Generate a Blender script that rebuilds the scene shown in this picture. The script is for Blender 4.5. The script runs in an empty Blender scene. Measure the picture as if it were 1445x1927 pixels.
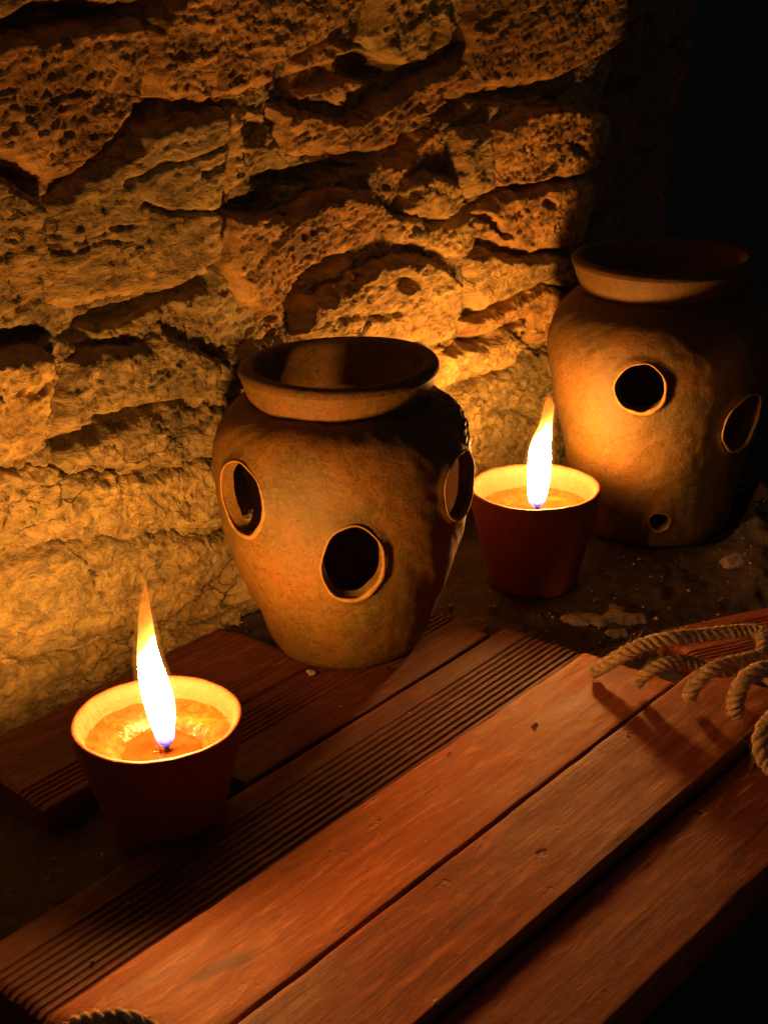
import bpy, math, random
import numpy as np
from mathutils import Vector, Matrix

# ------------------------------------------------------------------ camera, world, exposure
scene = bpy.context.scene
CAM_H, PITCH, ROLL, FPX = .505, math.radians(22.5), math.radians(1.5), 2600.0
_f = np.array([0, math.cos(PITCH), -math.sin(PITCH)])
_r0 = np.array([1., 0, 0]); _u0 = np.cross(_r0, _f)
_r = _r0*math.cos(ROLL) - _u0*math.sin(ROLL)
_u = _u0*math.cos(ROLL) + _r0*math.sin(ROLL)
CAM = np.array([0, 0, CAM_H])
cam_data = bpy.data.cameras.new("camera")
cam = bpy.data.objects.new("camera", cam_data)
scene.collection.objects.link(cam)
M = Matrix.Identity(4)
for i in range(3):
    M[i][0] = _r[i]; M[i][1] = _u[i]; M[i][2] = -_f[i]; M[i][3] = CAM[i]
cam.matrix_world = M
cam_data.sensor_fit = 'VERTICAL'
cam_data.sensor_height = 24.0
cam_data.lens = 24.0*FPX/1927.0
cam_data.clip_start = .01
cam_data.clip_end = 500
cam_data.dof.use_dof = True
cam_data.dof.focus_distance = .93
cam_data.dof.aperture_fstop = 13.0
scene.camera = cam

world = bpy.data.worlds.new("World")
scene.world = world
world.use_nodes = True
wn = world.node_tree
sky = wn.nodes.new("ShaderNodeTexSky")
sky.sky_type = 'NISHITA'
sky.sun_disc = False
sky.sun_elevation = math.radians(0.0)
sky.sun_rotation = math.radians(150)
bg = wn.nodes["Background"]
bg.inputs["Strength"].default_value = .04
wn.links.new(sky.outputs[0], bg.inputs[0])

scene.view_settings.view_transform = 'Standard'
scene.view_settings.look = 'None'
scene.view_settings.exposure = 0.0
scene.view_settings.gamma = 1.0
scene.view_settings.use_curve_mapping = False
scene.cycles.max_bounces = 8
scene.cycles.transparent_max_bounces = 16
scene.cycles.sample_clamp_indirect = 4.0
scene.cycles.volume_step_rate = 1.0

FLAME_POWER = 300.0
rnd = random.Random(7)
COL = scene.collection

# ------------------------------------------------------------------ pixel rays (photo is 1445 x 1927)
def ray(px, py): return (px-722.5)*_r - (py-963.5)*_u + FPX*_f
def at(px, py, z):
    d = ray(px, py); return CAM + d*((z-CAM_H)/d[2])

# ------------------------------------------------------------------ noise (numpy)
def _hash(ix, iy, seed):
    h = (ix.astype(np.int64)*374761393 + iy.astype(np.int64)*668265263 + seed*1442695041) & 0xffffffff
    h = ((h ^ (h >> 13))*1274126177) & 0xffffffff
    h = ((h ^ (h >> 16))*2246822519) & 0xffffffff
    return ((h ^ (h >> 15)) & 0xffffff)/float(0xffffff)
def gnoise(x, y, seed=0):
    x = np.asarray(x, float); y = np.asarray(y, float)
    ix = np.floor(x); iy = np.floor(y); fx = x-ix; fy = y-iy
    sx = fx*fx*fx*(fx*(fx*6-15)+10); sy = fy*fy*fy*(fy*(fy*6-15)+10)
    def g(dx, dy):
        a = _hash(ix+dx, iy+dy, seed)*2*math.pi
        return np.cos(a)*(fx-dx) + np.sin(a)*(fy-dy)
    return ((g(0,0)*(1-sx)+g(1,0)*sx)*(1-sy) + (g(0,1)*(1-sx)+g(1,1)*sx)*sy)*1.5
def fbm(x, y, seed=0, octv=5, gain=.5, ridged=False):
    s = 0; a = 1; t = 0
    for o in range(octv):
        v = gnoise(x*2**o+o*17.3, y*2**o-o*9.1, seed+o)
        if ridged: v = 1-2*np.abs(v)
        s = s+a*v; t += a; a *= gain
    return s/t
def facets(x, y, seed=0, tilt=1.0):
    """irregular flat chips: nearest cell's own tilted plane, and the distance to the cell border"""
    ix = np.floor(x); iy = np.floor(y)
    best = np.full(x.shape, 9.); sec = np.full(x.shape, 9.); val = np.zeros(x.shape)
    for dx in (-1,0,1):
        for dy in (-1,0,1):
            jx = ix+dx; jy = iy+dy
            cx = jx+_hash(jx,jy,seed); cy = jy+_hash(jx,jy,seed+1)
            d = (x-cx)**2+(y-cy)**2
            v = (_hash(jx,jy,seed+2)-.5) + tilt*((_hash(jx,jy,seed+3)-.5)*(x-cx)+(_hash(jx,jy,seed+4)-.5)*(y-cy))
            m = d < best
            sec = np.where(m, best, np.minimum(sec, d))
            val = np.where(m, v, val); best = np.where(m, d, best)
    return val, np.sqrt(sec)-np.sqrt(best)
def sstep(a, b, x):
    t = np.clip((x-a)/(b-a), 0, 1); return t*t*(3-2*t)
def poly_sdf(x, y, P):
    """positive inside"""
    P = np.asarray(P, float); n = len(P)
    d = np.full(x.shape, 1e9); ins = np.zeros(x.shape, bool)
    for i in range(n):
        ax, ay = P[i]; bx, by = P[(i+1) % n]
        ex, ey = bx-ax, by-ay
        t = np.clip(((x-ax)*ex+(y-ay)*ey)/(ex*ex+ey*ey+1e-12), 0, 1)
        d = np.minimum(d, (x-ax-t*ex)**2+(y-ay-t*ey)**2)
        c = ((ay > y) != (by > y)) & (x < (bx-ax)*(y-ay)/((by-ay) if by != ay else 1e-9)+ax)
        ins ^= c
    return np.where(ins, 1, -1)*np.sqrt(d)
def seg_dist(x, y, pts):
    d = np.full(x.shape, 1e9)
    for (ax, ay), (bx, by) in zip(pts[:-1], pts[1:]):
        ex, ey = bx-ax, by-ay
        t = np.clip(((x-ax)*ex+(y-ay)*ey)/(ex*ex+ey*ey+1e-12), 0, 1)
        d = np.minimum(d, np.hypot(x-ax-t*ex, y-ay-t*ey))
    return d

# ------------------------------------------------------------------ object helpers
def link(o, parent=None):
    COL.objects.link(o)
    if parent is not None: o.parent = parent
    return o
def tag(o, label=None, cat=None, group=None, kind=None):
    if label: o["label"] = label
    if cat: o["category"] = cat
    if group: o["group"] = group
    if kind: o["kind"] = kind
    return o
def empty(name, loc=(0,0,0), rz=0):
    o = bpy.data.objects.new(name, None); o.location = loc; o.rotation_euler = (0,0,rz)
    o.empty_display_size = .02
    return link(o)
def mesh_obj(name, verts, faces, mat, parent=None, smooth=True, autosharp=None):
    me = bpy.data.meshes.new(name)
    if isinstance(verts, np.ndarray): verts = verts.tolist()
    if isinstance(faces, np.ndarray): faces = faces.tolist()
    me.from_pydata(verts, [], faces); me.update()
    if smooth: me.polygons.foreach_set("use_smooth", [True]*len(me.polygons))
    if autosharp: me.set_sharp_from_angle(angle=math.radians(autosharp))
    me.materials.append(mat)
    return link(bpy.data.objects.new(name, me), parent)
def grid_faces(nx, ny, mask=None):
    """verts index = j*nx + i"""
    i, j = np.meshgrid(np.arange(nx-1), np.arange(ny-1))
    a = (j*nx+i).ravel()
    F = np.stack([a, a+1, a+nx+1, a+nx], 1)
    if mask is not None:
        m = mask.ravel(); F = F[m[F].all(1)]
    return F
def grid_obj(name, P, mat, parent=None, mask=None, flip=False):
    ny, nx, _ = P.shape
    F = grid_faces(nx, ny, mask)
    if flip: F = F[:, ::-1]
    used = np.unique(F); rm = np.zeros(nx*ny, int); rm[used] = np.arange(len(used))
    V = P.reshape(-1, 3)[used]; F = rm[F]
    me = bpy.data.meshes.new(name)
    me.vertices.add(len(V)); me.vertices.foreach_set("co", V.astype(np.float32).ravel())
    me.loops.add(len(F)*4); me.loops.foreach_set("vertex_index", F.astype(np.int32).ravel())
    me.polygons.add(len(F)); me.polygons.foreach_set("loop_start", np.arange(0, len(F)*4, 4, dtype=np.int32))
    me.update(calc_edges=True)
    me.polygons.foreach_set("use_smooth", np.ones(len(F), bool))
    me.materials.append(mat)
    return link(bpy.data.objects.new(name, me), parent)
def lathe(profile, n=96, wob=0, seed=0, cx=0, cy=0):
    """profile list of (r, z); returns verts, faces of a surface of revolution"""
    V = []; F = []
    for j, (r, z) in enumerate(profile):
        for i in range(n):
            a = 2*math.pi*i/n
            rr = r*(1+wob*math.sin(2*a+seed)+wob*.6*math.sin(3*a+seed*2.3+j*.05))
            V.append((cx+rr*math.cos(a), cy+rr*math.sin(a), z+wob*.01*math.sin(3*a+seed)))
    for j in range(len(profile)-1):
        for i in range(n):
            k = (i+1) % n
            F.append((j*n+i, j*n+k, (j+1)*n+k, (j+1)*n+i))
    return V, F

# ------------------------------------------------------------------ materials
class NT:
    def __init__(s, name):
        s.m = bpy.data.materials.new(name); s.m.use_nodes = True
        s.t = s.m.node_tree; s.t.nodes.clear()
        s.out = s.t.nodes.new("ShaderNodeOutputMaterial")
    def n(s, typ, **k):
        nd = s.t.nodes.new("ShaderNode"+typ)
        for a, v in k.items():
            if a.startswith("i_"):
                key = a[2:].replace("_", " ")
                key = int(key) if key.isdigit() else key
                nd.inputs[key].default_value = v
            else: setattr(nd, a, v)
        return nd
    def l(s, a, b): s.t.links.new(a, b)
    def coords(s, scale=(1,1,1), kind="Object"):
        tc = s.n("TexCoord"); mp = s.n("Mapping"); mp.inputs["Scale"].default_value = scale
        s.l(tc.outputs[kind], mp.inputs[0]); return mp.outputs[0]
    def noise(s, vec, scale, detail=6, rough=.55, dist=0.):
        nd = s.n("TexNoise"); nd.inputs["Scale"].default_value = scale
        nd.inputs["Detail"].default_value = detail; nd.inputs["Roughness"].default_value = rough
        nd.inputs["Distortion"].default_value = dist
        s.l(vec, nd.inputs["Vector"]); return nd.outputs["Fac"]
    def ramp(s, fac, stops, interp='LINEAR'):
        nd = s.n("ValToRGB"); cr = nd.color_ramp; cr.interpolation = interp
        while len(cr.elements) < len(stops): cr.elements.new(.5)
        for e, (p, c) in zip(cr.elements, stops):
            e.position = p; e.color = (c if len(c) == 4 else (*c, 1)) if not isinstance(c, (int, float)) else (c, c, c, 1)
        s.l(fac, nd.inputs[0]); return nd.outputs[0]
    def mix(s, fac, a, b, mode='MIX'):
        nd = s.n("Mix", data_type='RGBA', blend_type=mode)
        for ix, v in ((0, fac), (6, a), (7, b)):
            sock = nd.inputs[ix]
            if hasattr(v, "links"): s.l(v, sock)
            elif isinstance(v, (int, float)): sock.default_value = v if ix == 0 else (v, v, v, 1)
            else: sock.default_value = (*v, 1)
        return nd.outputs[2]
    def bump(s, h, strength, dist, prev=None):
        nd = s.n("Bump"); nd.inputs["Strength"].default_value = strength; nd.inputs["Distance"].default_value = dist
        s.l(h, nd.inputs["Height"])
        if prev is not None: s.l(prev, nd.inputs["Normal"])
        return nd.outputs[0]
    def bsdf(s, col, rough, normal=None, spec=.4, **k):
        b = s.n("BsdfPrincipled")
        for key, v in (("Base Color", col), ("Roughness", rough), ("Specular IOR Level", spec)):
            if hasattr(v, "links"): s.l(v, b.inputs[key])
            elif isinstance(v, (int, float)): b.inputs[key].default_value = v
            else: b.inputs[key].default_value = (*v, 1)
        for key, v in k.items(): b.inputs[key.replace("_", " ")].default_value = v
        if normal is not None: s.l(normal, b.inputs["Normal"])
        s.l(b.outputs[0], s.out.inputs[0]); return s.m

def stone_mat(name, c1, c2, c3, stretch=(1,1,1), spec=.35, fine=1.0):
    s = NT(name); v = s.coords(); vs = s.coords(stretch)
    big = s.noise(v, 9, 5, .6, .4); med = s.noise(vs, 55, 8, .65, .8); fin = s.noise(vs, 260, 6, .7)
    col = s.ramp(big, [(.3, c1), (.5, c2), (.7, c3)])
    dirt = s.ramp(med, [(.32, .10), (.45, .60), (.66, 1.35)])
    col = s.mix(.75, col, dirt, 'MULTIPLY')
    col = s.mix(s.ramp(fin, [(.55, 0.), (.8, .55)]), col, (.55, .47, .33))
    vor = s.n("TexVoronoi", feature='DISTANCE_TO_EDGE'); vor.inputs["Scale"].default_value = 120
    wv = s.n("VectorMath", operation='ADD'); 
    nz = s.n("TexNoise"); nz.inputs["Scale"].default_value = 60; s.l(vs, nz.inputs["Vector"])
    sc = s.n("VectorMath", operation='SCALE'); sc.inputs["Scale"].default_value = .02
    s.l(nz.outputs["Color"], sc.inputs[0]); s.l(vs, wv.inputs[0]); s.l(sc.outputs[0], wv.inputs[1]); s.l(wv.outputs[0], vor.inputs["Vector"])
    cr = s.ramp(vor.outputs["Distance"], [(.0, 0.), (.12, 1.)])
    vc = s.n("TexVoronoi", feature='DISTANCE_TO_EDGE'); vc.inputs["Scale"].default_value = 24
    sc2 = s.n("VectorMath", operation='SCALE'); sc2.inputs["Scale"].default_value = .055
    nz2 = s.n("TexNoise"); nz2.inputs["Scale"].default_value = 26; nz2.inputs["Detail"].default_value = 6; s.l(vs, nz2.inputs["Vector"])
    s.l(nz2.outputs["Color"], sc2.inputs[0]); av = s.n("VectorMath", operation='ADD')
    ms = s.n("Mapping"); ms.inputs["Scale"].default_value = (1, 1, 2.2); ms.inputs["Rotation"].default_value = (0, math.radians(-14), 0); s.l(v, ms.inputs[0])
    s.l(ms.outputs[0], av.inputs[0]); s.l(sc2.outputs[0], av.inputs[1]); s.l(av.outputs[0], vc.inputs["Vector"])
    line = s.ramp(vc.outputs["Distance"], [(.0, 1.), (.035, 0.)]); mk = s.ramp(s.noise(v, 16, 4, .6), [(.54, 0.), (.62, .9)])
    ml = s.n("Math", operation='MULTIPLY'); s.l(line, ml.inputs[0]); s.l(mk, ml.inputs[1])
    col = s.mix(ml.outputs[0], col, tuple(c*.22 for c in c3))
    inv = s.n("Math", operation='SUBTRACT'); inv.inputs[0].default_value = 1.; s.l(ml.outputs[0], inv.inputs[1])
    patch = s.noise(vs, 20, 9, .75, .5); col = s.mix(s.ramp(patch, [(.38, .75), (.5, 0.)]), col, tuple(c*.45 for c in c1))
    b = s.bump(med, .9, .006*fine)
    b = s.bump(cr, .35, .0012*fine, b)
    b = s.bump(inv.outputs[0], .8, .003*fine, b)
    b = s.bump(fin, .8, .0016*fine, b)
    rough = s.ramp(med, [(.3, .55), (.7, .9)])
    return s.bsdf(col, rough, b, spec)

M_STONE = [
 stone_mat("stone_ochre", (.50,.34,.095), (.58,.41,.12), (.38,.31,.09)),
 stone_mat("stone_grey_brown", (.38,.29,.09), (.48,.36,.115), (.52,.34,.09), (1,1,2.2)),
 stone_mat("stone_rusty", (.50,.28,.075), (.58,.35,.095), (.38,.23,.065)),
 stone_mat("stone_pale", (.56,.41,.13), (.50,.35,.10), (.60,.45,.15), (1,1,1.6)),
]
M_LOW = [  # browner low stones, colour also darkened to offset the strong flame light there
 stone_mat("stone_dimmed_ochre", (.36,.27,.085), (.45,.34,.11), (.27,.24,.08)),
 stone_mat("stone_dimmed_brown", (.25,.20,.07), (.35,.27,.09), (.37,.25,.075), (1,1,1.7)),
]
M_MORTAR = stone_mat("lime_mortar", (.33,.25,.09), (.43,.33,.12), (.22,.18,.065), fine=1.3)
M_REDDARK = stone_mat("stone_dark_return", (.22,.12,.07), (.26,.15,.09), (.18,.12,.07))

def ledge_mat():
    s = NT("dark_ledge_stone"); v = s.coords()
    big = s.noise(v, 12, 6, .6, .5); med = s.noise(v, 60, 8, .7, .3); fin = s.noise(v, 220, 6, .7)
    col = s.ramp(big, [(.35, (.022,.017,.013)), (.55, (.045,.032,.023)), (.72, (.08,.055,.036))])
    col = s.mix(s.ramp(med, [(.62, 0.), (.74, .8)]), col, (.22,.19,.17))
    b = s.bump(med, .8, .005); b = s.bump(fin, .8, .0016, b)
    return s.bsdf(col, s.ramp(med, [(.3,.45),(.7,.8)]), b, .4)
M_LEDGE = ledge_mat()
def ground_mat():
    s = NT("dark_ground"); v = s.coords()
    med = s.noise(v, 30, 8, .7)
    return s.bsdf(s.ramp(med, [(.3, (.025,.026,.028)), (.7, (.05,.052,.056))]), .85, s.bump(med, .6, .01), .3)
M_GROUND = ground_mat()

def wood_mat(name, base, dark, light, seed, dark_patch=None):
    """local x runs along the board"""
    s = NT(name); tc = s.n("TexCoord"); mp = s.n("Mapping")
    mp.inputs["Location"].default_value = (seed*1.7, seed*.31, seed*.77); mp.inputs["Scale"].default_value = (.42, 15, 15)
    s.l(tc.outputs["Object"], mp.inputs[0]); v = mp.outputs[0]
    mp2 = s.n("Mapping"); mp2.inputs["Location"].default_value = (seed*.7, seed*1.31, 0)
    s.l(tc.outputs["Object"], mp2.inputs[0]); iso = mp2.outputs[0]
    mp3 = s.n("Mapping"); mp3.inputs["Location"].default_value = (seed*.9, seed*.4, 0); mp3.inputs["Scale"].default_value = (.6, 3.6, 3.6)
    s.l(tc.outputs["Object"], mp3.inputs[0]); mid = mp3.outputs[0]
    grain = s.noise(v, 12, 10, .68, .15); streak = s.noise(v, 46, 6, .65, .1)
    blot = s.noise(mid, 9, 5, .6, .9); spots = s.noise(iso, 170, 4, .6); wear = s.noise(mid, 46, 9, .78, .8)
    col = s.ramp(grain, [(.3, dark), (.5, base), (.72, light)])
    col = s.mix(s.ramp(blot, [(.35, .75), (.5, .3), (.62, 0.)]), col, tuple(c*.62 for c in base))
    col = s.mix(s.ramp(wear, [(.50, 0.), (.66, .6)]), col, tuple(min(1, c*1.5+.02) for c in light))
    col = s.mix(s.ramp(streak, [(.30, .75), (.42, 0.)]), col, dark)
    col = s.mix(s.ramp(spots, [(.27, .9), (.33, 0.)]), col, (.035,.016,.01))
    # long splits running with the grain
    wv = s.n("Mapping"); wv.inputs["Scale"].default_value = (.5, 14, 1); wv.inputs["Location"].default_value = (seed, seed*2.1, 0)
    s.l(tc.outputs["Object"], wv.inputs[0])
    split = s.noise(wv.outputs[0], 5, 3, .5, .05)
    ln = s.n("Math", operation='ABSOLUTE'); sb = s.n("Math", operation='SUBTRACT'); sb.inputs[1].default_value = .5
    s.l(split, sb.inputs[0]); s.l(sb.outputs[0], ln.inputs[0])
    lr = s.ramp(ln.outputs[0], [(0., .55), (.006, 0.)])
    col = s.mix(lr, col, (.05,.02,.012))
    dents = s.noise(iso, 52, 3, .5); col = s.mix(s.ramp(dents, [(.23, .9), (.27, 0.)]), col, (.03,.012,.008))
    sm = s.n("Mapping"); sm.inputs["Scale"].default_value = (1, 26, 1); sm.inputs["Rotation"].default_value = (0, 0, .06); sm.inputs["Location"].default_value = (seed*2.2, seed, 0)
    s.l(tc.outputs["Object"], sm.inputs[0]); scr = s.noise(sm.outputs[0], 22, 2, .4); scm = s.ramp(scr, [(.70, 0.), (.74, .55)])
    col = s.mix(scm, col, tuple(min(1, c*1.7+.03) for c in light))
    if dark_patch:  # soft-edged dark oval mixed into the board's colour
        (sx, sy, rx, ry, ang) = dark_patch
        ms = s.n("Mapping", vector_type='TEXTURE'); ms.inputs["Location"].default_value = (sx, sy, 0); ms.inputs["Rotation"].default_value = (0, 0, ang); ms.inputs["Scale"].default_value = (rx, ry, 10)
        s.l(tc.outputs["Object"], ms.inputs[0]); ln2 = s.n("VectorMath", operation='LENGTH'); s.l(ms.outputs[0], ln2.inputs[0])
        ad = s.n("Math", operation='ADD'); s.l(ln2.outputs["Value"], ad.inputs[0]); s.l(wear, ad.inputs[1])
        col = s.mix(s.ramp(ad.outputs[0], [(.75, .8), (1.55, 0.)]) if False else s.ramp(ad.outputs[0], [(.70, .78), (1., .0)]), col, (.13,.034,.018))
    b = s.bump(grain, .35, .0010); b = s.bump(streak, .35, .0004, b); b = s.bump(wear, .5, .0008, b); b = s.bump(spots, .3, .0006, b); b = s.bump(s.ramp(dents, [(.23,0.),(.29,1.)]), .7, .0012, b)
    rough = s.ramp(blot, [(.3,.52),(.7,.72)])
    return s.bsdf(col, rough, b, .35)

def clay_mat(name, c1, c2, c3, fine=1.0, mott=1.0):
    s = NT(name); v = s.coords(); vr = s.coords((1,1,3.5))
    big = s.noise(v, 14, 5, .6, .8); sw = s.noise(v, 190, 6, .7, 1.3); fin = s.noise(v, 520, 5, .7); ring = s.noise(vr, 40, 5, .6, .3)
    pit = s.noise(v, 260, 2, .4)
    col = s.ramp(big, [(.3, c1), (.5, c2), (.68, c3)])
    col = s.mix(s.ramp(sw, [(.38, .85*mott), (.49, 0.)]), col, tuple(c*.40 for c in c2))
    col = s.mix(s.ramp(sw, [(.52, 0.), (.64, .7*mott)]), col, tuple(min(1, c*1.8+.01) for c in c3))
    col = s.mix(s.ramp(fin, [(.60, 0.), (.76, .35)]), col, (.45,.27,.09))
    col = s.mix(s.ramp(pit, [(.20, .9), (.26, 0.)]), col, (.03,.018,.01))
    b = s.bump(sw, .55, .0011*fine); b = s.bump(ring, .25, .0008*fine, b); b = s.bump(fin, .4, .0005*fine, b); b = s.bump(pit, .3, .0005, b)
    return s.bsdf(col, s.ramp(sw, [(.3,.55),(.7,.8)]), b, .35)
M_POT = clay_mat("ochre_fired_clay", (.185,.073,.006), (.150,.076,.007), (.085,.058,.008), 1.0, .7)
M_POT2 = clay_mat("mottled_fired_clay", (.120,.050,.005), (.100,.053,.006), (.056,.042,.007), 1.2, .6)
M_CUP = clay_mat("terracotta", (.17,.034,.009), (.18,.038,.010), (.20,.044,.012), .5, .3)

M_RING = clay_mat('pale_hole_edge', (.25,.125,.018), (.27,.145,.022), (.20,.12,.02), .5, .6)
M_SOOT = clay_mat('sooty_clay_inside', (.10,.05,.02), (.12,.06,.022), (.09,.05,.02))
def wax_mat():
    s = NT("candle_wax"); v = s.coords()
    a = s.noise(v, 90, 5, .6, 1.5); big = s.noise(v, 30, 4, .5, .5)
    col = s.ramp(a, [(.3, (.10,.019,.003)), (.52, (.16,.033,.005)), (.72, (.24,.062,.010))])
    b = s.bump(a, .6, .002); b = s.bump(big, .5, .003, b)
    return s.bsdf(col, s.ramp(big, [(.35,.12),(.65,.45)]), b, .5, Subsurface_Weight=.1, Subsurface_Scale=.004)
M_WAX = wax_mat()
s = NT("melted_wax_pool"); v = s.coords(); a = s.noise(v, 60, 3, .5, .6)
M_POOL = s.bsdf(s.ramp(a, [(.3,(.06,.018,.003)),(.7,(.10,.034,.006))]), .06, s.bump(a, .12, .0012), .6)
s = NT("charred_wick"); M_WICK = s.bsdf((.02,.015,.012), .9)
s = NT("spilled_wax"); v = s.coords(); a = s.noise(v, 160, 4, .6, 1.)
M_SPILL = s.bsdf(s.ramp(a, [(.3,(.10,.08,.06)),(.7,(.26,.20,.15))]), .35, s.bump(a, .6, .001), .5)
s = NT("pale_crumb"); v = s.coords(); a = s.noise(v, 300, 4, .6)
M_CRUMB = s.bsdf(s.ramp(a, [(.3,(.25,.17,.11)),(.7,(.5,.4,.3))]), .7, s.bump(a, .6, .001), .4)

def jute_mat():
    s = NT("jute_fibre"); v = s.coords()
    a = s.noise(v, 500, 5, .7, .4); b_ = s.noise(v, 60, 4, .6)
    col = s.ramp(a, [(.3, (.20,.12,.06)), (.5, (.50,.34,.18)), (.72, (.74,.56,.34))])
    col = s.mix(s.ramp(b_, [(.4,.4),(.6,0.)]), col, (.20,.12,.06))
    return s.bsdf(col, .85, s.bump(a, .8, .0008), .2)
M_JUTE = jute_mat()

def flame_core_mat():
    s = NT("flame_body"); tc = s.n("TexCoord"); sp = s.n("SeparateXYZ")
    s.l(tc.outputs["Generated"], sp.inputs[0])
    k1 = s.n("Math", operation='MULTIPLY_ADD'); k1.inputs[1].default_value = -.16; k1.inputs[2].default_value = .08; s.l(sp.outputs[0], k1.inputs[0])
    nz = s.noise(tc.outputs["Object"], 90, 2, .5); k2 = s.n("Math", operation='MULTIPLY_ADD'); k2.inputs[1].default_value = .10; k2.inputs[2].default_value = -.05; s.l(nz, k2.inputs[0])
    k3 = s.n("Math", operation='ADD'); s.l(k1.outputs[0], k3.inputs[0]); s.l(k2.outputs[0], k3.inputs[1])
    hh = s.ramp(sp.outputs[2], [(.25, 0.), (.6, 1.)]); k4 = s.n("Math", operation='MULTIPLY'); s.l(k3.outputs[0], k4.inputs[0]); s.l(hh, k4.inputs[1])
    k5 = s.n("Math", operation='ADD'); s.l(sp.outputs[2], k5.inputs[0]); s.l(k4.outputs[0], k5.inputs[1]); z = k5.outputs[0]
    col = s.ramp(z, [(0., (.10,.16,1.)), (.07, (.40,.35,.70)), (.14, (1.,.42,.10)), (.60, (1.,.385,.08)), (.72, (1.,.33,.04)), (.84, (1.,.20,.012)), (1., (.9,.10,.004))])
    st = s.ramp(z, [(0., .002), (.07, .006), (.12, .06), (.18, .55), (.25, 1.), (.46, 1.), (.58, .45), (.62, .08), (.69, .007), (.78, .0022), (.9, .0011), (1., .0003)])
    mu = s.n("Math", operation='MULTIPLY'); mu.inputs[1].default_value = FLAME_POWER
    s.l(st, mu.inputs[0])
    em = s.n("Emission"); s.l(col, em.inputs[0]); s.l(mu.outputs[0], em.inputs[1])
    tr = s.n("BsdfTransparent"); mx = s.n("AddShader")
    s.l(tr.outputs[0], mx.inputs[0]); s.l(em.outputs[0], mx.inputs[1])
    s.l(mx.outputs[0], s.out.inputs[0]); return s.m
M_FLAME = flame_core_mat()
def mantle_mat():
    s = NT("flame_mantle"); em = s.n("Emission")
    em.inputs[0].default_value = (1,.30,.035,1); em.inputs[1].default_value = 22.0
    s.l(em.outputs[0], s.out.inputs["Volume"]); return s.m
M_MANTLE = mantle_mat()

# ------------------------------------------------------------------ lower ground
g = mesh_obj("ground", [(-200,-200,-.22),(200,-200,-.22),(200,200,-.22),(-200,200,-.22)], [(0,1,2,3)], M_GROUND, smooth=False)
tag(g, "dark ground lying far below the stone ledge", kind="structure")

# ------------------------------------------------------------------ stone wall
WA = math.radians(48); WP0 = np.array([-.27, .825, 0]); WU = np.array([math.cos(WA), math.sin(WA), 0]); WN = np.array([math.sin(WA), -math.cos(WA), 0])
RA = math.radians(73.5)
LEAN = lambda z: .09*np.clip(z-.16, 0, .6)      # the wall leans out a little towards its top
def wp(px, py):
    d = ray(px, py); h = 0.
    for k in range(6):
        t = ((WP0+WN*h-CAM)@WN)/(d@WN); p = CAM+t*d; h = float(LEAN(p[2]))
    return ((p-WP0)@WU, p[2])
_edge = [wp(*q) for q in ((1060,860),(1045,650),(1060,500),(1092,330),(1108,200),(1140,0))]
ZC = np.array([-.1]+[q[1] for q in _edge]+[.6, .9]); UC = np.array([.668]+[q[0] for q in _edge]+[_edge[-1][0]+.04, _edge[-1][0]+.09])
ARC = .014
def wall_pos(u, z, h):
    """path along the wall, turning away at the corner"""
    uc = np.interp(z, ZC, UC) - ARC*.5
    e = np.clip(u-uc, 0, None)
    dA = RA-WA; th = WA + dA*np.clip(e/ARC, 0, 1)
    R = ARC/dA
    ex = np.where(e < ARC, R*(np.sin(th)-math.sin(WA)), R*(math.sin(RA)-math.sin(WA)) + (e-ARC)*math.cos(RA))
    ey = np.where(e < ARC, R*(-np.cos(th)+math.cos(WA)), R*(-math.cos(RA)+math.cos(WA)) + (e-ARC)*math.sin(RA))
    b = np.minimum(u, uc)
    x = WP0[0] + b*WU[0] + ex; y = WP0[1] + b*WU[1] + ey
    return np.stack([x + h*np.sin(th), y - h*np.cos(th), z], -1)

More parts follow.
